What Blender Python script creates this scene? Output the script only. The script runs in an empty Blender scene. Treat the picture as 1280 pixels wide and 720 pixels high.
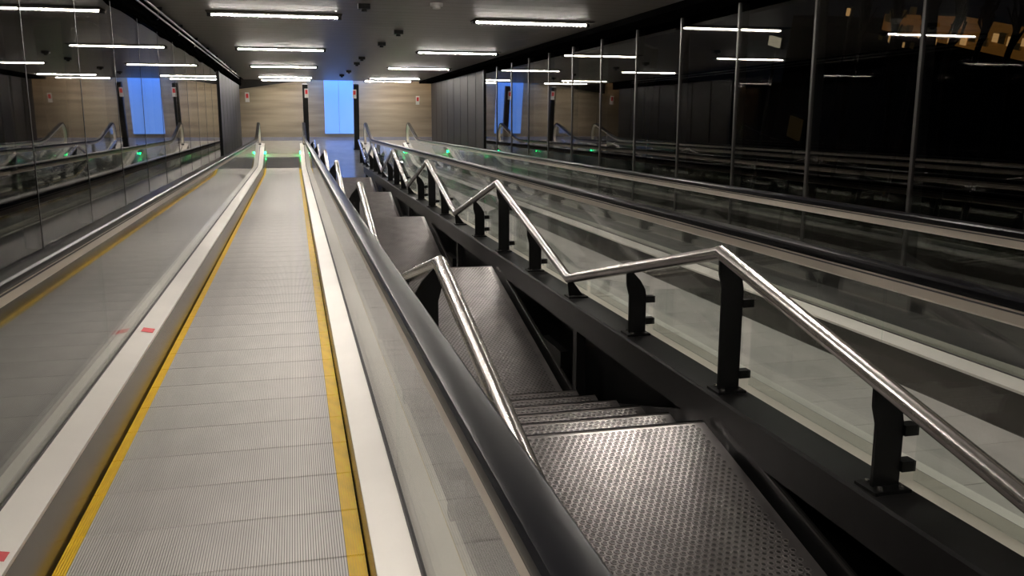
import bpy, math, random
from mathutils import Vector, Matrix
random.seed(7)
SC = bpy.context.scene
COL = SC.collection
R = math.radians
A = R(12.9)                      # slope of the walkways, descending away along +Y
SA, CA = math.sin(A), math.cos(A)
H = 1.43                         # eye height above the belt, measured square to the slope
def F(x, s, n):                  # slope frame (across, down-slope, square to slope) -> world
    return Vector((x, s*CA + n*SA, -s*SA + n*CA))

# ------------------------------------------------------------------ camera
f_px, cx, cy = 1086.0, 640.0, 360.0
S_ = Vector((366-cx, -(150-cy), -f_px)).normalized()
X_ = Vector((4460, 200, -f_px)); X_ = (X_ - X_.dot(S_)*S_).normalized()
N_ = X_.cross(S_).normalized()
def cam_axis(i):                 # camera axis i expressed in world
    v = (X_[i], S_[i], N_[i])
    return F(*v)
cam = bpy.data.cameras.new('camera')
cam.sensor_width = 36.0
cam.lens = f_px/1280*36.0
cam.clip_start = 0.02; cam.clip_end = 500
cam_o = bpy.data.objects.new('camera', cam); COL.objects.link(cam_o)
ax, ay, az = cam_axis(0), cam_axis(1), cam_axis(2)
m = Matrix(((ax.x, ay.x, az.x, 0), (ax.y, ay.y, az.y, 0), (ax.z, ay.z, az.z, 0), (0, 0, 0, 1)))
m.translation = F(0, 0, H)
cam_o.matrix_world = m
SC.camera = cam_o

# ------------------------------------------------------------------ world, exposure
SC.view_settings.view_transform = 'Standard'
SC.view_settings.look = 'None'
SC.view_settings.gamma = 1.0
SC.view_settings.use_curve_mapping = False
SC.view_settings.exposure = 0.0
W = bpy.data.worlds.new('world'); SC.world = W; W.use_nodes = True
W.node_tree.nodes['Background'].inputs[0].default_value = (0.010, 0.012, 0.018, 1)   # night sky
W.node_tree.nodes['Background'].inputs[1].default_value = 0.25
LAMP = 235.0                      # strip light strength
BLUE = 1.15
WARM = 14.0

FLOOR_Z = -5.51
Y_WALL = 28.1
S_CEIL = 27.35
N_CEIL = 2.6
def area(name, loc, rot, sx, sy, energy, col):
    l = bpy.data.lights.new(name, 'AREA'); l.shape = 'RECTANGLE'; l.size = sx; l.size_y = sy
    l.energy = energy; l.color = col
    o = bpy.data.objects.new(name, l); COL.objects.link(o); o.location = loc; o.rotation_euler = rot
    return o
zc = F(0, S_CEIL, N_CEIL).z
# added fill lights, hidden above the ceiling's end, that brighten the far wall
area('wall_fill_warm', (-1.2, Y_WALL-0.62, zc+0.45), (R(22), 0, 0), 3.2, 0.25, WARM, (1.0, 0.72, 0.42))
area('wall_fill_warm', (4.3, Y_WALL-0.62, zc+0.45), (R(22), 0, 0), 3.2, 0.25, WARM, (1.0, 0.74, 0.46))

area('wall_fill_blue', (1.45, Y_WALL-0.62, zc+0.45), (R(25), 0, 0), 1.0, 0.25, 45.0, (0.05, 0.26, 1.0))  # blue fill added so the panel's glow spills softly to the sides
# ------------------------------------------------------------------ materials
def mat(name, col=(0.5, 0.5, 0.5), rough=0.5, metal=0.0, spec=0.5, noise=0.0, nscale=8.0, bump=0.0, bscale=60.0,
        stretch=(1, 1, 1), aniso=0.0, rnoise=0.0, emit=None, estr=0.0, coat=0.0):
    m = bpy.data.materials.new(name); m.use_nodes = True
    nt = m.node_tree; b = nt.nodes['Principled BSDF']
    b.inputs['Base Color'].default_value = (*col, 1)
    b.inputs['Roughness'].default_value = rough
    b.inputs['Metallic'].default_value = metal
    b.inputs['Specular IOR Level'].default_value = spec
    b.inputs['Coat Weight'].default_value = coat
    if aniso: b.inputs['Anisotropic'].default_value = aniso
    tc = nt.nodes.new('ShaderNodeTexCoord'); mp = nt.nodes.new('ShaderNodeMapping')
    mp.inputs['Scale'].default_value = stretch
    nt.links.new(tc.outputs['Object'], mp.inputs['Vector'])
    if noise or rnoise:
        n = nt.nodes.new('ShaderNodeTexNoise'); n.inputs['Scale'].default_value = nscale; n.inputs['Detail'].default_value = 5
        nt.links.new(mp.outputs[0], n.inputs['Vector'])
        if noise:
            r = nt.nodes.new('ShaderNodeMapRange')
            r.inputs['From Min'].default_value = 0.3; r.inputs['From Max'].default_value = 0.7
            r.inputs['To Min'].default_value = 1-noise; r.inputs['To Max'].default_value = 1+noise
            nt.links.new(n.outputs['Fac'], r.inputs['Value'])
            v = nt.nodes.new('ShaderNodeVectorMath'); v.operation = 'SCALE'
            v.inputs[0].default_value = col
            nt.links.new(r.outputs[0], v.inputs['Scale']); nt.links.new(v.outputs[0], b.inputs['Base Color'])
        if rnoise:
            r = nt.nodes.new('ShaderNodeMapRange')
            r.inputs['From Min'].default_value = 0.3; r.inputs['From Max'].default_value = 0.7
            r.inputs['To Min'].default_value = max(0.02, rough-rnoise); r.inputs['To Max'].default_value = rough+rnoise
            nt.links.new(n.outputs['Fac'], r.inputs['Value']); nt.links.new(r.outputs[0], b.inputs['Roughness'])
    if bump:
        n2 = nt.nodes.new('ShaderNodeTexNoise'); n2.inputs['Scale'].default_value = bscale; n2.inputs['Detail'].default_value = 3
        nt.links.new(mp.outputs[0], n2.inputs['Vector'])
        bp = nt.nodes.new('ShaderNodeBump'); bp.inputs['Strength'].default_value = bump; bp.inputs['Distance'].default_value = 0.01
        nt.links.new(n2.outputs['Fac'], bp.inputs['Height']); nt.links.new(bp.outputs[0], b.inputs['Normal'])
    if emit:
        b.inputs['Emission Color'].default_value = (*emit, 1); b.inputs['Emission Strength'].default_value = estr
    return m
def glass_mat(name, tint=(0.93, 0.97, 0.94), ior=1.5, rough=0.0, gcol=(1, 1, 1)):
    m = bpy.data.materials.new(name); m.use_nodes = True
    nt = m.node_tree; nt.nodes.clear(); L = nt.links
    out = nt.nodes.new('ShaderNodeOutputMaterial'); mix = nt.nodes.new('ShaderNodeMixShader')
    tr = nt.nodes.new('ShaderNodeBsdfTransparent'); tr.inputs[0].default_value = (*tint, 1)
    gl = nt.nodes.new('ShaderNodeBsdfGlossy'); gl.inputs['Roughness'].default_value = rough; gl.inputs[0].default_value = (*gcol, 1)
    fr = nt.nodes.new('ShaderNodeFresnel'); geo = nt.nodes.new('ShaderNodeNewGeometry')
    mr = nt.nodes.new('ShaderNodeMapRange'); mr.inputs['To Min'].default_value = ior; mr.inputs['To Max'].default_value = 1/ior
    L.new(geo.outputs['Backfacing'], mr.inputs['Value']); L.new(mr.outputs[0], fr.inputs['IOR'])
    L.new(fr.outputs[0], mix.inputs[0]); L.new(tr.outputs[0], mix.inputs[1]); L.new(gl.outputs[0], mix.inputs[2])
    L.new(mix.outputs[0], out.inputs[0])
    return m
M = {}
M['pallet'] = mat('ribbed_aluminium', (0.66, 0.62, 0.59), 0.45, 0.15, noise=0.10, nscale=5, stretch=(1, 0.35, 1))
M['pallet_dark'] = mat('groove_dark', (0.22, 0.21, 0.20), 0.6, 0.2)
M['yellow'] = mat('yellow_edge_paint', (1.0, 0.66, 0.004), 0.5, 0.0, noise=0.14, nscale=22, stretch=(1, 0.3, 1))
M['skirt'] = mat('brushed_dark_steel', (0.25, 0.232, 0.215), 0.24, 0.85, noise=0.06, nscale=3)
M['deck'] = mat('pale_aluminium_deck', (0.90, 0.85, 0.79), 0.38, 0.15, noise=0.04, nscale=2)
M['ledge'] = mat('beige_ledge', (0.78, 0.73, 0.63), 0.42, 0.15, noise=0.06, nscale=2.5)
M['seal'] = mat('grey_seal', (0.11, 0.10, 0.10), 0.5)
M['rubber'] = mat('black_rubber', (0.006, 0.006, 0.008), 0.30, 0.0, spec=0.10, nscale=6)
M['profile'] = mat('champagne_aluminium', (0.82, 0.74, 0.65), 0.28, 0.45, noise=0.05, nscale=3)
M['glass'] = glass_mat('clear_glass', (0.965, 0.985, 0.975), 1.52)
M['pane'] = glass_mat('window_glass', (0.55, 0.56, 0.56), 1.72, 0.012, (0.95, 0.92, 0.88))
M['steel'] = mat('brushed_stainless', (0.72, 0.68, 0.65), 0.25, 0.95, noise=0.02, nscale=2)
M['black'] = mat('black_painted_steel', (0.005, 0.005, 0.005), 0.42, 0.0, spec=0.16, noise=0.2, nscale=9)
M['charcoal'] = mat('charcoal_painted_steel', (0.011, 0.0105, 0.0105), 0.38, 0.0, spec=0.28, noise=0.2, nscale=7)
M['void'] = mat('flat_near_black', (0.004, 0.004, 0.004), 0.9, spec=0.0)  # near-black without gloss, for pit, truss, bulkheads and backs
M['tread'] = mat('studded_steel_tread', (0.40, 0.375, 0.37), 0.28, 0.8, noise=0.14, nscale=7)
M['ceil'] = mat('ceiling_metal_plank', (0.17, 0.156, 0.142), 0.43, 0.12, spec=0.35, noise=0.05, nscale=1.2, bump=0.12, bscale=2.0, stretch=(0.3, 3.0, 1))
M['panel'] = mat('bronze_metal_wall_panel', (0.040, 0.034, 0.029), 0.55, 0.0, spec=0.18, noise=0.10, nscale=2, stretch=(1, 1, 0.25))
M['mullion'] = mat('dark_bronze_mullion', (0.045, 0.042, 0.040), 0.35, 0.3)
M['lamp'] = mat('lamp_tube', (1, 1, 1), 0.5, emit=(1.0, 0.93, 0.84), estr=LAMP)
M['louvre'] = mat('lamp_louvre', (0.7, 0.7, 0.68), 0.25, 0.8)
M['floor'] = mat('polished_dark_stone', (0.16, 0.165, 0.18), 0.16, 0.0, spec=0.8, noise=0.12, nscale=3)
M['landing_metal'] = mat('landing_floor_metal', (0.30, 0.275, 0.21), 0.5, 0.1, noise=0.06, nscale=5)
M['green'] = mat('green_signal_light', (0.0, 0.4, 0.1), 0.4, emit=(0.0, 1.0, 0.22), estr=80)
M['red'] = mat('red_sticker', (0.80, 0.06, 0.07), 0.45, noise=0.05)
M['white'] = mat('white_enamel', (0.75, 0.73, 0.70), 0.4, noise=0.03)
M['matte'] = mat('matte_grey_plate', (0.07, 0.065, 0.06), 0.9, 0.0, spec=0.0)
M['recess'] = mat('shaded_stud_recess', (0.15, 0.14, 0.14), 0.35, 0.7)  # shade inside the studs painted as a darker colour, for contrast
M['wallfar'] = None
def far_wall_mat():
    m = mat('tan_cladding', (0.50, 0.40, 0.28), 0.42, 0.1)
    nt = m.node_tree; b = nt.nodes['Principled BSDF']; L = nt.links
    tc = nt.nodes.new('ShaderNodeTexCoord'); mp = nt.nodes.new('ShaderNodeMapping')
    mp.inputs['Rotation'].default_value = (0, R(-14), 0); mp.inputs['Scale'].default_value = (0.35, 1, 4.0)
    n = nt.nodes.new('ShaderNodeTexNoise'); n.inputs['Scale'].default_value = 1.6; n.inputs['Detail'].default_value = 5
    r = nt.nodes.new('ShaderNodeValToRGB')
    r.color_ramp.elements[0].position = 0.30; r.color_ramp.elements[0].color = (0.24, 0.19, 0.13, 1)
    r.color_ramp.elements[1].position = 0.72; r.color_ramp.elements[1].color = (0.42, 0.34, 0.235, 1)
    L.new(tc.outputs['Object'], mp.inputs[0]); L.new(mp.outputs[0], n.inputs['Vector']); L.new(n.outputs['Fac'], r.inputs[0])
    L.new(r.outputs[0], b.inputs['Base Color'])
    bp = nt.nodes.new('ShaderNodeBump'); bp.inputs['Strength'].default_value = 0.35; bp.inputs['Distance'].default_value = 0.05
    L.new(n.outputs['Fac'], bp.inputs['Height']); L.new(bp.outputs[0], b.inputs['Normal'])
    return m
M['wallfar'] = far_wall_mat()

# ------------------------------------------------------------------ mesh helpers
class MB:
    def __init__(s): s.v = []; s.f = []; s.m = []
    def poly(s, pts, faces, mi=0):
        o = len(s.v); s.v += [tuple(p) for p in pts]
        s.f += [tuple(i+o for i in f) for f in faces]; s.m += [mi]*len(faces); return s
    def box(s, x0, x1, y0, y1, z0, z1, mi=0, T=None):
        p = [(x, y, z) for x in (x0, x1) for y in (y0, y1) for z in (z0, z1)]
        if T: p = [T(*q) for q in p]
        return s.poly(p, [(0, 1, 3, 2), (4, 6, 7, 5), (0, 4, 5, 1), (2, 3, 7, 6), (0, 2, 6, 4), (1, 5, 7, 3)], mi)
    def prism(s, prof, a0, a1, axis='y', mi=0, T=None):
        # prof: loop of 2D points, extruded along axis
        n = len(prof)
        def mk(p, a):
            if axis == 'y': return (p[0], a, p[1])
            if axis == 'x': return (a, p[0], p[1])
            return (p[0], p[1], a)
        pts = [mk(p, a0) for p in prof] + [mk(p, a1) for p in prof]
        if T: pts = [T(*q) for q in pts]
        fs = [(i, (i+1) % n, (i+1) % n+n, i+n) for i in range(n)] + [tuple(range(n))[::-1], tuple(range(n, 2*n))]
        return s.poly(pts, fs, mi)
    def sweep(s, prof, st, mi=0, caps=True, closed=True):
        # prof: (x, n) loop; st: stations (Y, Z, slope)
        n = len(prof); o = []
        for (Y, Z, a) in st:
            for (x, k) in prof: o.append((x, Y + k*math.sin(a), Z + k*math.cos(a)))
        fs = []
        for j in range(len(st)-1):
            for i in range(n if closed else n-1):
                a_, b_ = j*n+i, j*n+(i+1) % n
                fs.append((a_, b_, b_+n, a_+n))
        if caps: fs += [tuple(range(n))[::-1], tuple(range((len(st)-1)*n, len(st)*n))]
        return s.poly(o, fs, mi)
    def cyl(s, c, r, h, axis='z', seg=16, mi=0, T=None):
        prof = [(r*math.cos(2*math.pi*i/seg), r*math.sin(2*math.pi*i/seg)) for i in range(seg)]
        o = []
        for a in (0, h):
            for (u, v) in prof:
                if axis == 'z': q = (c[0]+u, c[1]+v, c[2]+a)
                elif axis == 'x': q = (c[0]+a, c[1]+u, c[2]+v)
                else: q = (c[0]+u, c[1]+a, c[2]+v)
                o.append(T(*q) if T else q)
        fs = [(i, (i+1) % seg, (i+1) % seg+seg, i+seg) for i in range(seg)] + [tuple(range(seg))[::-1], tuple(range(seg, 2*seg))]
        return s.poly(o, fs, mi)
    def tube(s, pts, r, seg=18, mi=0):
        # mitred tube through points
        P = [Vector(p) for p in pts]; rings = []
        for i, p in enumerate(P):
            d0 = (P[i]-P[i-1]).normalized() if i else (P[1]-P[0]).normalized()
            d1 = (P[i+1]-P[i]).normalized() if i < len(P)-1 else d0
            nrm = (d0+d1).normalized()
            side = Vector((1, 0, 0)); side = (side - nrm*side.dot(nrm)).normalized()
            up = side.cross(nrm).normalized()
            k = 1/max(0.3, nrm.dot(d0))
            rings.append([p + side*(r*math.cos(t)) + up*(r*k*math.sin(t)) for t in [2*math.pi*j/seg for j in range(seg)]])
        o = [q for rg in rings for q in rg]; fs = []
        for j in range(len(P)-1):
            for i in range(seg): fs.append((j*seg+i, j*seg+(i+1) % seg, (j+1)*seg+(i+1) % seg, (j+1)*seg+i))
        fs += [tuple(range(seg))[::-1], tuple(range((len(P)-1)*seg, len(P)*seg))]
        return s.poly(o, fs, mi)
    def mesh(s, name, mats, smooth=None):
        me = bpy.data.meshes.new(name); me.from_pydata(s.v, [], s.f)
        for mm in (mats if isinstance(mats, (list, tuple)) else [mats]): me.materials.append(mm)
        if len(set(s.m)) > 1: me.polygons.foreach_set('material_index', s.m)
        me.update()
        import bmesh
        b = bmesh.new(); b.from_mesh(me); bmesh.ops.recalc_face_normals(b, faces=b.faces); b.to_mesh(me); b.free()
        if smooth:
            me.polygons.foreach_set('use_smooth', [True]*len(me.polygons))
            me.set_sharp_from_angle(angle=R(smooth))
        return me
def link(name, me, parent=None, loc=(0, 0, 0), rot=(0, 0, 0)):
    o = bpy.data.objects.new(name, me); COL.objects.link(o)
    o.location = loc; o.rotation_euler = rot
    if parent: o.parent = parent
    return o
def tag(o, label=None, cat=None, group=None, kind=None):
    if label: o['label'] = label
    if cat: o['category'] = cat
    if group: o['group'] = group
    if kind: o['kind'] = kind
    return o
def build(name, mb, mats, parent=None, origin=None, smooth=None):
    """link a mesh whose vertices are in world space; origin moves to given point (or the parent's)"""
    if parent is not None: org = Vector(parent.location)
    elif origin is not None: org = Vector(origin)
    else:
        xs = [v[0] for v in mb.v]; ys = [v[1] for v in mb.v]; zs = [v[2] for v in mb.v]
        org = Vector(((min(xs)+max(xs))/2, (min(ys)+max(ys))/2, min(zs)))
    mb.v = [(v[0]-org.x, v[1]-org.y, v[2]-org.z) for v in mb.v]
    return link(name, mb.mesh(name, mats, smooth), parent, (0, 0, 0) if parent is not None else org)
def thing(name, loc, label, cat, group=None, rot=(0, 0, 0)):
    o = link(name, None, None, loc, rot); tag(o, label, cat, group); return o
def struct(name, mb, mats, label=None, smooth=None):
    o = build(name, mb, mats, smooth=smooth); o['kind'] = 'structure'
    if label: o['label'] = label
    return o
def dup(o, loc=None, parent=None):
    c = o.copy(); COL.objects.link(c)
    if loc is not None: c.location = loc
    if parent is not None: c.parent = parent
    for ch in list(o.children): dup(ch, None, c)
    return c

# ------------------------------------------------------------------ path of the moving walkways
RAD = 6.0
TT = RAD*math.tan(A/2)
S_END = 5.51/SA                  # where slope meets the lower floor
T0 = S_END - TT                  # start of the bend
ARC = RAD*A
def path(t):
    """station (Y, Z, slope) at run length t"""
    if t <= T0: return (t*CA, -t*SA, A)
    Y0, Z0 = T0*CA, -T0*SA
    cY, cZ = Y0 + RAD*SA, Z0 + RAD*CA
    if t <= T0+ARC:
        a = A - (t-T0)/RAD
        return (cY - RAD*math.sin(a), cZ - RAD*math.cos(a), a)
    return (cY + (t-T0-ARC), cZ-RAD, 0.0)
T_START = -4.0
Y_COMB = 25.85
T_COMB = T0+ARC + (Y_COMB - path(T0+ARC)[0])
T_TIP = T_COMB + 0.25
def stations(t0, t1):
    ts = [t0] + [t for t in (T0+ARC*i/6 for i in range(7)) if t0 < t < t1] + [t1]
    return [path(t) for t in ts]

# ================================================================== SETTING
SB = -5.0                        # everything starts a little behind the photographer
b = MB(); b.box(-7, 10, 21.8, Y_WALL+0.2, FLOOR_Z-0.3, FLOOR_Z)
struct('floor', b, M['floor'], 'polished dark floor of the lower hall')
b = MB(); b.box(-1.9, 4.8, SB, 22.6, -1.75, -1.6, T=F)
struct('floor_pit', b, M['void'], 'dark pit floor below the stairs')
# far wall of the lower hall
b = MB(); b.box(-7, 10, Y_WALL, Y_WALL+0.3, FLOOR_Z, zc+1.6)
struct('wall_back', b, M['wallfar'], 'tan clad wall across the lower hall')
b = MB(); b.prism([(-1.75, zc-0.02), (0.65, zc-0.02), (0.65, zc-0.06), (-1.75, zc-0.42)], Y_WALL-0.35, Y_WALL-0.02, 'y')
struct('trim_1', b, M['charcoal'])
# ceiling: transverse metal planks
b = MB(); s = SB
while s < S_CEIL-0.01:
    e = min(s+0.30, S_CEIL)
    b.box(-1.35, 3.80, s+0.004, e-0.004, N_CEIL, N_CEIL+0.03, T=F); s += 0.30
b.box(-1.9, 4.9, SB, S_CEIL, N_CEIL+0.03, N_CEIL+0.12, 1, T=F)
struct('ceiling', b, [M['ceil'], M['void']], 'dark metal plank ceiling sloping with the walkways')
# side walls
XL, XR = -1.40, 4.17
LB, LT = 0.72, 2.375             # left glazing bottom, top
RB, RT = 0.22, 2.53
GE = 18.5
nwin = 0
def glazing(xw, sgn, nb, nt, starts):
    global nwin
    for i in range(len(starts)-1):
        nwin += 1
        s0, s1 = starts[i], starts[i+1]
        b = MB(); b.box(xw, xw+sgn*0.012, s0+0.012, s1-0.012, nb, nt, T=F)
        w = struct('window_%d' % nwin, b, M['pane'])
        mt = 0.006 if sgn < 0 else 0.014
        b = MB(); b.box(xw-sgn*(0.002 if sgn < 0 else 0.012), xw+sgn*0.09, s0-mt, s0+mt, nb-0.02, nt+0.02, T=F)
        mu = build('mullion', b, M['mullion'] if sgn > 0 else M['black'], w)
ls = [5.36+1.28*k for k in range(-8, 11)]; ls = [v for v in ls if v < GE-0.3] + [GE]
glazing(XL, -1, LB, LT, ls)
rs = [5.25+1.29*k for k in range(-8, 12)]; rs = [v for v in rs if v < 19.0] + [19.4]
glazing(XR, 1, RB, RT, rs)
def panel_wall(name, xw, sgn, s0, s1, nb, nt, nseams, label):
    b = MB(); w = (s1-s0)/nseams
    for i in range(nseams):
        b.box(xw, xw+sgn*0.05, s0+i*w+0.02, s0+(i+1)*w-0.02, nb, nt, 0, T=F)
    b.box(xw+sgn*0.05, xw+sgn*0.35, s0, s1, nb, nt, 1, T=F)
    return struct(name, b, [M['panel'], M['void']], label)
panel_wall('wall_left', XL, -1, GE, 25.7, LB, LT, 7, 'dark bronze panelled end of the left wall')
panel_wall('wall_right', XR, 1, 19.4, 27.2, RB, RT, 8, 'dark bronze panelled end of the right wall')
b = MB(); b.box(XL-0.02, XL+0.03, GE-0.05, GE+0.05, LB, LT, T=F); struct('trim_2', b, M['black'])
b = MB(); b.box(XR-0.03, XR+0.02, 19.35, 19.45, RB, RT, T=F); struct('trim_3', b, M['black'])
# sill / skirting under the left glazing, ledge on the right
b = MB(); b.prism([(-1.9, -1.6), (-1.9, LB-0.005), (-1.03, LB-0.005), (-1.03, LB-0.05), (-1.06, LB-0.05), (-1.06, -1.6)], SB, 25.7, 'y', T=F)
struct('baseboard_left', b, M['charcoal'], 'dark grey sill below the left glazing')
b = MB(); b.prism([(3.47, -1.6), (3.47, 0.2), (4.6, 0.2), (4.6, -1.6)], SB, 27.0, 'y', T=F)
struct('baseboard_right', b, M['black'], 'black ledge at the foot of the right glazing')
# dark bulkheads where glazing meets ceiling
b = MB(); b.box(-1.9, -1.36, SB, S_CEIL-1.2, LT, N_CEIL+0.03, T=F)
struct('trim_4', b, M['void'])
b = MB(); b.box(3.80, 4.7, SB, S_CEIL-0.2, RT, N_CEIL+0.03, T=F)
struct('trim_5', b, M['void'])
# outer skins so that no light leaks in from above or behind
b = MB(); b.box(-1.9, 4.7, SB-0.1, SB, -1.6, N_CEIL+0.1, T=F)
struct('wall_front', b, M['panel'], 'wall behind the photographer')
# walls of the lower cross hall
b = MB(); b.box(-7.2, -7, 24, Y_WALL, FLOOR_Z, zc+1.6); struct('wall_hall_left', b, M['panel'])
b = MB(); b.box(10, 10.2, 24, Y_WALL, FLOOR_Z, zc+1.6); struct('wall_hall_right', b, M['panel'])
b = MB(); b.box(-7.2, 10.2, 26.7, Y_WALL+0.3, zc+1.6, zc+1.7); struct('ceiling_hall', b, M['void'])

# blue light on the far wall, put in as an added glowing panel
M['blueglow'] = mat('blue_wall_glow', (0.16, 0.22, 0.35), 0.35, emit=(0.10, 0.29, 0.95), estr=BLUE, noise=0.1, nscale=1)
bp_ = thing('blue_glow_panel', (1.35, Y_WALL-0.02, FLOOR_Z), 'added glowing panel for the blue light on the far wall between the two slim columns', 'glow panel')
for (x0, x1) in ((0.98, 1.42), (1.43, 1.87)):
    b = MB(); b.box(x0, x1, Y_WALL-0.06, Y_WALL-0.01, FLOOR_Z+0.12, zc+1.4); build('glow_sheet', b, M['blueglow'], bp_)
# conduits along the left edge of the ceiling
t = thing('conduit_run', F(-1.32, 10, 2.52), 'pair of thin metal conduits along the left edge of the ceiling', 'conduit')
for (x, n, r) in ((-1.315, 2.55, 0.012), (-1.33, 2.50, 0.010)):
    b = MB(); b.tube([F(x, SB+0.05, n), F(x, 24.5, n)], r, 10); build('pipe', b, M['mullion'], t, smooth=40)
for k in range(12):
    s = 3.0+1.8*k
    b = MB(); b.box(-1.352, -1.335, s-0.02, s+0.02, 2.47, 2.598, T=F); b.box(-1.352, -1.29, s-0.02, s+0.02, 2.565, 2.598, T=F)
    build('bracket', b, M['black'], t)
b = MB()
pts = []
for k in range(60):
    s = SB+0.2 + k*0.5
    if s > 25: break
    pts.append(F(-1.345, s, 2.415+0.022*math.sin(k*2.1)+0.012*math.sin(k*5.3)))
b.tube(pts, 0.022, 8)
o = build('cable_bundle', b, M['void'], smooth=60); tag(o, 'black cable bundle sagging above the left glazing', 'cable')

# ------------------------------------------------------------------ exterior night seen through the right glazing
b = MB(); b.box(5, 60, -25, 60, -9.5, -9.3); struct('ground_outside', b, M['void'])

def seen(px, py, X):            # point on the plane x=const along a photo pixel's line of sight
    d = ax*(px-cx) + ay*(-(py-cy)) - az*f_px
    o = cam_o.matrix_world.translation; return o+d*((X-o.x)/d.x)
M['sodium'] = mat('sodium_lit_wall', (0.3, 0.15, 0.05), 0.8, emit=(1.0, 0.42, 0.08), estr=0.16, noise=0.5, nscale=0.8)
M['sodium2'] = mat('sodium_lamp_glow', (0.9, 0.5, 0.2), 0.5, emit=(1.0, 0.55, 0.2), estr=1.0)
M['amber'] = mat('amber_window_light', (0.4, 0.3, 0.1), 0.6, emit=(1.0, 0.62, 0.22), estr=0.022)
M['bark'] = mat('night_bark', (0.012, 0.009, 0.006), 0.9)
XF = 26.0
p0, p1 = seen(1060, 46, XF), seen(1300, 62, XF)
bt = thing('street_building', (XF+0.5, (p0.y+p1.y)/2, -9.3), 'amber lit low building outside the glazing at the upper right', 'building')
b = MB(); b.box(XF+0.5, XF+6, min(p0.y, p1.y)-6, max(p0.y, p1.y)+6, -9.3, seen(1180, 62, XF+0.5).z); build('wall', b, M['void'], bt)
b = MB(); za, zb = seen(1200, 62, XF).z, seen(1200, 38, XF).z
b.box(XF+0.6, XF+5, seen(1290, 50, XF).y, seen(1085, 50, XF).y, za, zb); build('lit_storey', b, M['sodium'], bt)
for i in range(22):
    px = 1090+i*9.2+random.uniform(-3, 3); q = seen(px, random.uniform(44, 58), XF)
    b = MB(); w = random.uniform(0.06, 0.2); b.box(XF+0.5, XF+0.6, q.y-w, q.y+w, q.z-0.12, q.z+random.uniform(0.05, 0.3)); build('lit_window', b, M['sodium2'] if i % 2 else M['amber'], bt)
for i in range(10):
    q = seen(random.uniform(1098, 1130), random.uniform(10, 42), XF)
    b = MB(); b.box(XF+0.4, XF+0.6, q.y-0.10, q.y+0.10, q.z-0.1, q.z+0.22); build('lit_window', b, M['amber'], bt)
for i, px in enumerate((1072, 1112, 1148, 1186, 1222, 1262)):
    q = seen(px, 70, XF-3); zt = seen(px, 2, XF-3).z
    tr = thing('street_tree', (q.x, q.y, -9.3), 'dark bare tree outside the glazing, number from the left told by its place before the amber lights', 'tree', 'bare trees outside the right glazing')
    tr['label'] = 'dark bare tree against amber street lights outside the right glazing'
    b = MB(); b.tube([(q.x, q.y, -9.3), (q.x, q.y+0.1, q.z), (q.x, q.y-0.1, zt)], 0.10, 8); build('trunk', b, M['bark'], tr)
    b = MB()
    for k in range(26):
        z = q.z+0.2+k*(zt-q.z)/26; a = random.uniform(-1, 1)
        b.tube([(q.x, q.y, z), (q.x+random.uniform(-.1, .1), q.y+a*0.3, z+0.35), (q.x+random.uniform(-.2, .2), q.y+a*0.45, z+0.9)], 0.03, 6)
    build('branches', b, M['bark'], tr)
q = seen(656+0, 0, 20)
def glow(name, px, py, X, w, h, mt, lab, cat):
    q = seen(px, py, X); b = MB(); b.box(q.x, q.x+0.08, q.y-w, q.y+w, q.z-h, q.z+h)
    pr = thing(name, (q.x, q.y, q.z), lab, cat)
    build('lit_face', b, mt, pr)
    b = MB(); b.box(q.x+0.08, q.x+0.2, q.y-w-0.04, q.y+w+0.04, q.z-h-0.04, q.z+h+0.04); build('case', b, M['black'], pr)
    b = MB(); b.box(q.x+0.1, q.x+0.18, q.y-0.04, q.y+0.04, -9.3, q.z-h); build('pole', b, M['black'], pr)
M['signlight'] = mat('pale_sign_light', (0.6, 0.5, 0.4), 0.5, emit=(1.0, 0.85, 0.6), estr=0.7)
M['redlight'] = mat('red_signal', (0.5, 0.0, 0.0), 0.5, emit=(1.0, 0.03, 0.02), estr=5)
glow('street_sign', 967, 52, 16, 0.34, 0.16, M['signlight'], 'small pale lit sign outside the glazing, upper right', 'sign')
glow('traffic_light', 792, 56, 14, 0.10, 0.10, M['redlight'], 'small red light outside the glazing, right of the ceiling', 'light')
glow('amber_patch', 992, 160, 14, 0.30, 0.30, M['amber'], 'dim amber patch of light outside the glazing, right of centre', 'sign')  # glowing board added to stand for a dull amber patch
glow('street_lantern', 1059, 15, 18, 0.05, 0.12, M['sodium2'], 'small amber street lantern outside the glazing, top right', 'street lamp')

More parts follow.
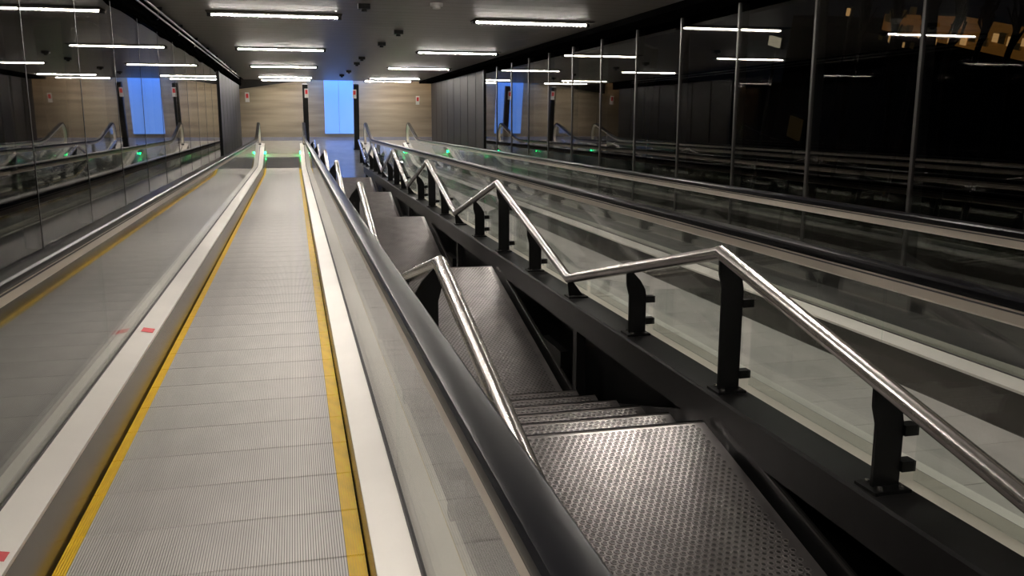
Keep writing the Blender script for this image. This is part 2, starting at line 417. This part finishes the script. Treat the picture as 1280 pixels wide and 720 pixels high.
# ================================================================== MOVING WALKWAYS
PITCH = 0.357
def pallet_mesh(w, yl, yr, name):
    """ribbed pallet, ribs run along the walkway; origin at centre top"""
    L = PITCH-0.006; b = MB()
    n = int(round(w/0.0088)); p = w/n; d = 0.004
    for i in range(n):
        x0 = -w/2+i*p; xc = x0+p/2
        mi = 1 if (xc < -w/2+yl or xc > w/2-yr) else 0
        b.box(x0+p*0.15, x0+p*0.85, -L/2, L/2, -d, 0, mi)
    if yl:
        b.box(-w/2, -w/2+yl, -L/2, L/2, -0.03, -d, 1); b.box(w/2-yr, w/2, -L/2, L/2, -0.03, -d, 1)
    b.box(-w/2+yl, w/2-yr, -L/2, L/2, -0.03, -d, 2)
    me = b.mesh(name, [M['pallet'], M['yellow'], M['pallet_dark']])
    return me
def make_walkway(xb0, xb1, gl, gr, lean_l, lean_r, label, yellow, sgn_outer_l, sgn_outer_r, joints):
    xc = (xb0+xb1)/2; w = xb1-xb0
    root = thing('moving_walkway', F(xc, 0, -0.35), label, 'moving walkway')
    org = Vector(root.location)
    # pallets
    me = pallet_mesh(w, 0.042 if yellow else 0, 0.060 if yellow else 0, 'pallet')
    tt = T_START+1.2; first = None
    while tt < T_COMB-0.1:
        Y, Z, a = path(tt)
        o = link('pallet', me, root, Vector((xc, Y, Z))-org, (-a, 0, 0))
        tt += PITCH
    # solid truss body below
    b = MB(); b.sweep([(xb0-0.02, -0.04), (xb1+0.02, -0.04), (xb1+0.02, -0.30), (xb0-0.02, -0.30)], stations(T_START, T_COMB))
    build('truss', b, M['void'], root)
    st = stations(T_START, T_COMB+0.9)
    st_sk = stations(T_START, T_COMB+0.75)
    for side, xb, xg, lean in ((-1, xb0, gl, lean_l), (1, xb1, gr, lean_r)):
        e = side
        # skirt
        b = MB(); b.sweep([(xb+e*0.006, -0.04), (xb+e*(0.004+lean), 0.176), (xb+e*(0.020+lean), 0.176), (xb+e*0.03, -0.04)], st_sk)
        build('skirt', b, M['skirt'], root)
        b = MB(); x0 = xb+e*(0.002+lean); x1 = xg-e*0.013
        b.sweep([(x0, 0.172), (x0, 0.184), (x1, 0.206), (x1, 0.10), (x0+e*0.02, 0.10)], st_sk)
        dk = build('inner_deck', b, M['deck'], root)
        b = MB(); b.sweep([(xg-e*0.013, 0.10), (xg-e*0.013, 0.212), (xg-e*0.007, 0.212), (xg-e*0.007, 0.10)], st_sk)
        build('glass_seal', b, M['seal'], root)
        # glass panels
        js = [j for j in joints if j < T0-0.3]
        js = [T_START] + js + [T_COMB+0.35]
        for i in range(len(js)-1):
            b = MB(); b.sweep([(xg-0.006, 0.15), (xg-0.006, 0.85), (xg+0.006, 0.85), (xg+0.006, 0.15)], stations(js[i]+0.003, js[i+1]-0.003))
            build('glass_panel', b, M['glass'], root)
        # handrail profile and rubber, running round the end
        st_h = stations(T_START, T_TIP)
        Yt, Zt, _ = st_h[-1]
        r = 0.36; 
        arc = []
        for k in range(1, 11):
            a = -math.pi*k/10*0.9
            # centre below the rail line at n=0.90-r
            arc.append((a,))
        def endsweep(prof):
            """prof in (x, n); rail line n=0.90, rotates about n=0.90-r at the tip"""
            n = len(prof); mbx = MB()
            pts = []; stn = 0
            for (Y, Z, a) in st_h:
                for (x, k) in prof: pts.append((x, Y+k*math.sin(a), Z+k*math.cos(a)))
                stn += 1
            cY, cZ = Yt, Zt+0.90-r
            for k in range(1, 13):
                a = math.pi*k/12*0.82
                for (x, q) in prof:
                    rr = r+(q-0.90)
                    pts.append((x, cY+rr*math.sin(a), cZ+rr*math.cos(a)))
                stn += 1
            fs = []
            for j in range(stn-1):
                for i in range(n): fs.append((j*n+i, j*n+(i+1) % n, (j+1)*n+(i+1) % n, (j+1)*n+i))
            fs += [tuple(range(n))[::-1], tuple(range((stn-1)*n, stn*n))]
            mbx.poly(pts, fs); return mbx
        b = endsweep([(xg-0.034, 0.838), (xg-0.034, 0.880), (xg-0.020, 0.890), (xg+0.020, 0.890), (xg+0.034, 0.880), (xg+0.034, 0.838), (xg+0.022, 0.828), (xg-0.022, 0.828)])
        build('handrail_profile', b, M['profile'], root, smooth=35)
        for g_ in (-1, 1):
            b = endsweep([(xg+g_*0.0335, 0.868), (xg+g_*0.0335, 0.874), (xg+g_*0.0352, 0.874), (xg+g_*0.0352, 0.868)])
            build('profile_groove', b, M['seal'], root)
        h = xg
        b = endsweep([(h-0.040, 0.882), (h-0.043, 0.893), (h-0.041, 0.907), (h-0.034, 0.9145), (h-0.028, 0.916), (h+0.028, 0.916), (h+0.034, 0.9145),
                      (h+0.041, 0.907), (h+0.043, 0.893), (h+0.040, 0.882), (h+0.026, 0.879), (h-0.026, 0.879)])
        build('handrail', b, M['rubber'], root, smooth=28)
        # outer deck
        xo = sgn_outer_l if side < 0 else sgn_outer_r
        b = MB(); b.sweep([(xg+e*0.007, 0.222), (xo, 0.222), (xo, 0.185), (xg+e*0.007, 0.185)], st_sk)
        build('outer_deck', b, M['ledge'], root)
        # newel end glass
        cY, cZ = Yt, Zt+0.90-0.36
        # green signal light
        Y, Z, _ = path(T_COMB+0.05)
        b = MB(); b.cyl((xb-e*0.001 if side > 0 else xb, Y, Z+0.09), 0.03, 0.012, 'x', 14)
        if side < 0: pass
        b.v = [(v[0]-(0.008 if side > 0 else -0.0), v[1], v[2]) for v in b.v]
        g = build('signal_light', b, M['green'], root); g['label'] = 'green glowing signal light'
    # comb and landing plate
    Y, Z, _ = path(T_COMB)
    b = MB(); b.box(xb0, xb1, Y-0.08, Y+0.18, Z-0.03, Z+0.004)
    for i in range(40):
        x = xb0+0.02+i*(w-0.04)/39; b.box(x-0.003, x+0.003, Y-0.14, Y-0.08, Z-0.004, Z+0.002)
    build('comb_plate', b, M['landing_metal'], root)
    b = MB(); b.box(xb0-0.25, xb1+0.25, Y+0.18, Y+1.75, Z, Z+0.012)
    build('landing_cover', b, M['landing_metal'], root)
    return root
jl = [2.8+1.88*k for k in range(-3, 12)]
left = make_walkway(-0.812, 0.172, -0.970, 0.300, 0.028, 0.0, 'moving walkway on the left with yellow edge lines and black handrails', True, -1.03, 0.43, jl)
jr = [2.72+1.93*k for k in range(-3, 12)]
right = make_walkway(2.215, 3.20, 2.095, 3.375, 0.0, 0.06, 'moving walkway on the right, without yellow edges, beside the stair rail', False, 1.94, 3.47, jr)
# red stickers on the pale deck
def sticker(x, s, lab, xx=0.032, ss=0.05):
    b = MB(); sl = (0.206-0.184)/0.109
    n = lambda x_: 0.184+( -0.842-x_)*sl+0.002
    b.poly([F(x-xx, s-ss, n(x-xx)), F(x+xx, s-ss, n(x+xx)), F(x+xx, s+ss, n(x+xx)), F(x-xx, s+ss, n(x-xx)),
            F(x-xx, s-ss, n(x-xx)+0.001), F(x+xx, s-ss, n(x+xx)+0.001), F(x+xx, s+ss, n(x+xx)+0.001), F(x-xx, s+ss, n(x-xx)+0.001)],
           [(0, 1, 2, 3), (4, 5, 6, 7), (0, 1, 5, 4), (1, 2, 6, 5), (2, 3, 7, 6), (3, 0, 4, 7)])
    o = build('sticker', b, M['red']); tag(o, lab, 'sticker')
sticker(-0.893, 5.42, 'small red sticker on the pale deck of the left walkway, farther one')
sticker(-0.885, 2.60, 'red sticker on the pale deck at the bottom left corner, nearer one', 0.028, 0.028)

# ================================================================== STAIRCASE
SP = 4.36; PK = 3.42; XP0, XP1 = 0.605, 1.735
ZP = F(0, PK, 0.105)             # nosing of the first landing
RISE = SP*SA/6; RUN = 0.335
DY = SP*CA
def stud_plate(length, width, nose, thick=0.012, skirt_h=0.05):
    """plate: origin at far top edge centre; extends toward -Y"""
    b = MB(); b.box(-width/2, width/2, -length, 0, -thick, 0)
    b.box(-width/2, width/2, -0.012, 0, -skirt_h, -thick)          # turned-down nosing
    b.prism([(-0.018, 0.0), (0.0, 0.0), (0.0, -0.004), (-0.018, 0.004)], -width/2, width/2, 'x')
    px, py = 0.0290, 0.0251; r = 0.0128; y = -nose; row = 0; seg = 10
    while y > -length+0.03:
        x = -width/2+0.05+(px/2 if row % 2 else 0)
        while x < width/2-0.05:
            o = []
            for (q, z) in ((1.0, 0.0), (0.86, 0.0028), (0.70, 0.0028), (0.60, 0.0006)):
                o += [(x+r*q*math.cos(2*math.pi*i/seg), y+r*q*math.sin(2*math.pi*i/seg), z) for i in range(seg)]
            b.poly(o, [(t*seg+i, t*seg+(i+1) % seg, (t+1)*seg+(i+1) % seg, (t+1)*seg+i) for t in range(3) for i in range(seg)])
            b.poly(o[3*seg:], [tuple(range(seg))], 1)
            x += px
        y -= py; row += 1
    return b
xm = (XP0+XP1)/2; wd = XP1-XP0
stair = thing('staircase', (xm, 10, F(0, 10, -1.6).z), 'dark studded steel staircase with long landings between the two walkways', 'staircase')
so = Vector(stair.location)
land_me = stud_plate(DY-5*RUN+0.03, wd, 0.045).mesh('landing_plate', [M['tread'], M['recess']])
step_me = stud_plate(RUN+0.02, wd, 0.040).mesh('step', [M['tread'], M['recess']])
for k in range(-1, 5):
    Yk = ZP.y+k*DY; Zk = ZP.z-k*SP*SA
    link('landing_plate', land_me, stair, Vector((xm, Yk, Zk))-so)
    for j in range(1, 6):
        link('step', step_me, stair, Vector((xm, Yk+j*RUN, Zk-j*RISE))-so)
    # black stringers beside landing and flight, on both sides
    for sx, xk in ((1, XP1), (-1, XP0)):
        x0, x1 = (xk+0.034, xk+0.046) if sx > 0 else (xk-0.046, xk-0.034)
        y0 = Yk-(DY-5*RUN); yj = Yk
        fy = Yk+5*RUN; fz = Zk-6*RISE
        b = MB()
        b.prism([(y0, Zk-0.16), (y0, Zk+0.07), (yj-0.10, Zk+0.07), (yj+0.04, Zk+0.02), (yj+0.04, Zk-0.16)], x0, x1, 'x')
        st_ = build('landing_stringer', b, M['charcoal'], stair)
        b = MB()
        b.prism([(yj+0.04, Zk-0.20), (yj+0.04, Zk+0.02), (fy, fz+0.075), (fy, fz-0.16)], x0, x1, 'x')
        build('flight_stringer', b, M['charcoal'], stair)
        # slim rail on the stringer edge that catches the light
        b = MB(); xr = x0-0.012 if sx > 0 else x1
        b.box(xr, xr+0.012, y0, yj-0.10, Zk+0.062, Zk+0.072)
        build('edge_trim', b, M['mullion'], stair)
    # hangers from the beam at the low point of each flight
    for sx, xk in ((1, 1.79), (-1, 0.53)):
        b = MB(); s0 = PK+k*SP+1.93
        b.box(xk-0.03, xk+0.03, s0-0.04, s0+0.04, -1.55, 0.07, T=F)
        build('hanger_post', b, M['charcoal'], stair)
        b = MB(); b.box(xk-0.02, xk+0.04, s0+0.35, s0+0.85, -0.9, -0.18, T=F)
        build('gusset_box', b, M['black'], stair)

# beams that carry the posts
def beam(x0, x1, lab):
    b = MB(); n0, n1 = 0.065, 0.235
    e = 0.012
    b.prism([(x0, n0), (x0, n1-e), (x0+e*0.6, n1), (x1-e*0.6, n1), (x1, n1-e), (x1, n0)], SB+0.1, 23.4, 'y', T=F)
    o = build('steel_beam', b, M['charcoal']); tag(o, lab, 'beam', None); return o
beam(1.757, 1.937, 'black steel beam along the right side of the stairs, posts stand on it')
beam(0.435, 0.583, 'black steel beam along the left side of the stairs, beside the left walkway')
# cladding below the beams
b = MB(); b.box(1.945, 1.985, SB+0.1, 23.2, -1.58, 0.17, T=F); struct('trim_6', b, M['black'])
b = MB(); b.box(0.385, 0.425, SB+0.1, 23.2, -1.58, 0.17, T=F); struct('trim_7', b, M['black'])

# ------------------------------------------------------------------ railings
RR = 0.031
NP = 0.865; NL = NP - (SP/2)*math.tan(A)
def rail_n(s):
    u = ((s-PK)/SP) % 1.0          # 0 at a peak, .5 at a low
    return NP-(NP-NL)*(u/0.5 if u < 0.5 else (1-u)/0.5)
bolt_me = None
def railing(xr, sg, lab):
    global bolt_me
    """xr rail centre, sg=+1: posts on the right of the rail"""
    root = thing('stair_railing', F(xr+sg*0.06, 3.4, 0.235), lab, 'railing', 'stair railings')
    pts = []; s = PK-SP*1.5
    while s < 25.5:
        pts.append(F(xr, s, rail_n(s))); s += SP/2
    b = MB(); b.tube(pts, RR, 20); build('handrail', b, M['steel'], root, smooth=24)
    nb = 0.236
    s = PK-SP*1.5
    i = 0
    ss = []
    while s < 25.3:
        nr = rail_n(s)-RR*0.8
        low = (i % 4 == 0)
        X = lambda d: xr+sg*d
        hh = nr-nb
        sp = s
        if hh > 0.30:
            prof = [(X(0.012), nb), (X(0.112), nb), (X(0.112), nr-0.135), (X(0.104), nr-0.095), (X(0.075), nr-0.045), (X(0.03), nr+0.004), (X(-0.008), nr+0.004), (X(-0.006), nr-0.07), (X(0.010), nr-0.13)]
        elif hh > 0.2:
            prof = [(X(0.012), nb), (X(0.112), nb), (X(0.112), nr-0.13), (X(0.09), nr-0.09), (X(0.03), nr+0.004), (X(-0.008), nr+0.004), (X(0.0), nr-0.08), (X(0.012), nr-0.13)]
        else:
            prof = [(X(0.004), nb), (X(0.112), nb), (X(0.095), nb+0.02), (X(0.03), nr+0.004), (X(-0.008), nr+0.004)]
        b = MB(); b.prism(prof, s-0.007, s+0.007, 'y', T=F)
        p = build('post', b, M['black'], root)
        def sub(name, mb, mt, par=p):
            mb.v = [(v[0]-root.location.x, v[1]-root.location.y, v[2]-root.location.z) for v in mb.v]
            return link(name, mb.mesh(name, mt), par)
        b = MB(); x0, x1 = sorted((X(-0.012), X(0.125))); b.box(x0, x1, s-0.055, s+0.055, nb-0.001, nb+0.010, T=F)
        sub('base_plate', b, M['black'])
        if bolt_me is None:
            bb = MB(); bb.cyl((0, 0, 0), 0.009, 0.009, 'z', 6); bolt_me = bb.mesh('bolt', M['steel'])
        for (dx, ds) in ((0.10, 0.035), (0.10, -0.035), (0.02, 0.035), (0.02, -0.035)):
            link('bolt', bolt_me, p, F(X(dx), s+ds, nb+0.010)-root.location, (-A, 0, 0))
        if hh > 0.2:
            for ch in ((0.075, 0.20) if hh < 0.42 else (0.075, 0.40)):
                b = MB(); x0, x1 = sorted((X(0.108), X(0.160))); b.box(x0, x1, s-0.022, s+0.022, nb+ch-0.018, nb+ch+0.018, T=F)
                b.cyl((X(0.10), s, nb+ch), 0.008, 0.012, 'x', 8, T=F)
                sub('glass_clip', b, M['black'])
        ss.append((s, hh)); s += SP/4; i += 1
    # low infill glass between neighbouring posts
    for (a, ha), (c, hc) in zip(ss[:-1], ss[1:]):
        t0 = 0.14 if ha < 0.2 else (0.26 if ha < 0.42 else 0.46)
        t1 = 0.14 if hc < 0.2 else (0.26 if hc < 0.42 else 0.46)
        xg = xr+sg*0.150
        b = MB(); b.prism([(a+0.05, nb+0.03), (c-0.03, nb+0.03), (c-0.03, nb+t1), (a+0.05, nb+t0)], xg-0.004, xg+0.004, 'x', T=F)
        if sg > 0: build('infill_glass', b, M['glass'], root)
    return root
railing(1.79, 1, 'zigzag stainless stair handrail on black posts, right side of the stairs')
railing(0.55, -1, 'zigzag stainless stair handrail on black brackets, left side of the stairs')

# ================================================================== COLUMNS at the foot
def column(x, Y, lab):
    root = thing('column', (x, Y, FLOOR_Z), lab, 'column', 'columns at the foot of the stairs')
    b = MB(); b.box(x-0.075, x+0.075, Y-0.075, Y+0.075, FLOOR_Z, zc+0.0); build('shaft', b, M['charcoal'], root)
    b = MB(); b.box(x-0.10, x+0.10, Y-0.10, Y+0.10, FLOOR_Z, FLOOR_Z+0.03); build('base_plate', b, M['black'], root)
column(0.385, 26.6, 'slim dark column beside the end of the left walkway')
column(1.86, 26.6, 'slim dark column beside the end of the right walkway')
def wall_sign(x, Y, Z, lab):
    root = thing('safety_sign', (x, Y, Z), lab, 'sign', 'red and white safety signs')
    b = MB(); b.box(x-0.055, x+0.055, Y-0.02, Y, Z-0.14, Z+0.12); build('plate', b, M['white'], root)
    b = MB(); b.box(x-0.035, x+0.035, Y-0.024, Y-0.02, Z-0.03, Z+0.09); p = build('red_panel', b, M['red'], root)
def at(px, py, Y):               # point on the plane Y=const seen at a pixel of the photo
    d = ax*(px-cx) + ay*(-(py-cy)) - az*f_px
    o = cam_o.matrix_world.translation; k = (Y-o.y)/d.y
    return o+d*k
for (px, py, Y, lab) in ((309, 121, 25.6, 'red and white safety sign at the end of the left wall'),
                         (383, 116, 26.52, 'red and white safety sign on the column beside the left walkway'),
                         (443, 117, 26.52, 'red and white safety sign on the column beside the right walkway'),
                         (522, 125, 26.9, 'red and white safety sign at the end of the right wall')):
    p = at(px, py, Y)
    wall_sign(p.x, p.y, p.z, lab)

# ================================================================== LAMPS
def lamp_proto():
    """strip light 1.38 m across, in slope frame; origin at ceiling"""
    root = link('ceiling_lamp', None); w = 0.69
    b = MB(); b.box(-w-0.04, w+0.04, -0.24, 0.10, -0.010, 0.0); link('glare_plate', b.mesh('glare_plate', M['matte']), root)  # added matte plate, hides the tube's mirror image in the ceiling
    b = MB(); b.box(-w-0.04, w+0.04, -0.04, 0.04, -0.013, -0.010)
    b.box(-w-0.04, -w, -0.05, 0.05, -0.045, -0.012); b.box(w, w+0.04, -0.05, 0.05, -0.045, -0.012)
    link('housing', b.mesh('housing', M['charcoal']), root)
    b = MB(); b.box(-w, w, -0.022, 0.022, -0.026, -0.013)
    link('light_tube', b.mesh('light_tube', M['lamp']), root)
    b = MB()
    for i in range(29):
        x = -w+i*2*w/28; b.box(x-0.005, x+0.005, -0.04, 0.04, -0.042, -0.014)
    link('louvre', b.mesh('louvre', M['louvre']), root)
    return root
lp = lamp_proto(); first = True
ordn = {-1: 'just behind the viewpoint', 0: 'directly above the viewpoint', 1: 'just above the top of the picture', 2: 'nearest one in the picture', 3: 'second nearest in the picture', 4: 'third nearest in the picture', 5: 'fourth in the picture', 6: 'farthest, at the end of the ceiling'}
for side, x in (('left', -0.14), ('right', 2.85)):
    for j in range(-1, 7):
        s = 0.69+4.93*j if j < 6 else 27.2
        if j == -1: s = -3.6
        loc = F(x, s, N_CEIL)
        o = lp if first else dup(lp)
        first = False
        o.location = loc; o.rotation_euler = (-A, 0, 0)
        tag(o, 'white louvred strip light over the %s walkway, %s' % (side, ordn[j]), 'ceiling light', 'strip lights over the %s walkway' % side)
# ceiling devices
b = MB()
r0 = thing('smoke_detector', F(1.47, 9.14, N_CEIL), 'round pale smoke detector on the ceiling at top centre', 'smoke detector', rot=(-A, 0, 0))
b = MB(); b.cyl((0, 0, -0.03), 0.065, 0.03, 'z', 24); link('base', b.mesh('base', M['white'], 40), r0)
b = MB(); b.cyl((0, 0, -0.055), 0.04, 0.025, 'z', 20); link('sensor_cap', b.mesh('sensor_cap', M['white'], 40), r0)
dev = [(0.76, 9.4), (1.41, 11.98), (1.37, 13.86), (1.31, 17.06), (1.33, 18.72), (1.35, 21.74), (1.29, 23.68)]
dm = None
for i, (x, s) in enumerate(dev):
    if dm is None:
        b = MB(); b.box(-0.06, 0.06, -0.05, 0.05, -0.05, 0); b.cyl((0, 0, -0.075), 0.03, 0.025, 'z', 14)
        dm = b.mesh('ceiling_spot', M['black'])
    o = link('ceiling_spot', dm, None, F(x, s, N_CEIL), (-A, 0, 0))
    pos = ['left of the smoke detector', 'nearest of the line down the middle', 'second of the line down the middle', 'third of the line down the middle', 'fourth of the line down the middle', 'fifth of the line down the middle', 'last of the line, nearest the columns'][i]
    tag(o, 'small black ceiling fitting, '+pos, 'ceiling fitting', 'small black ceiling fittings')
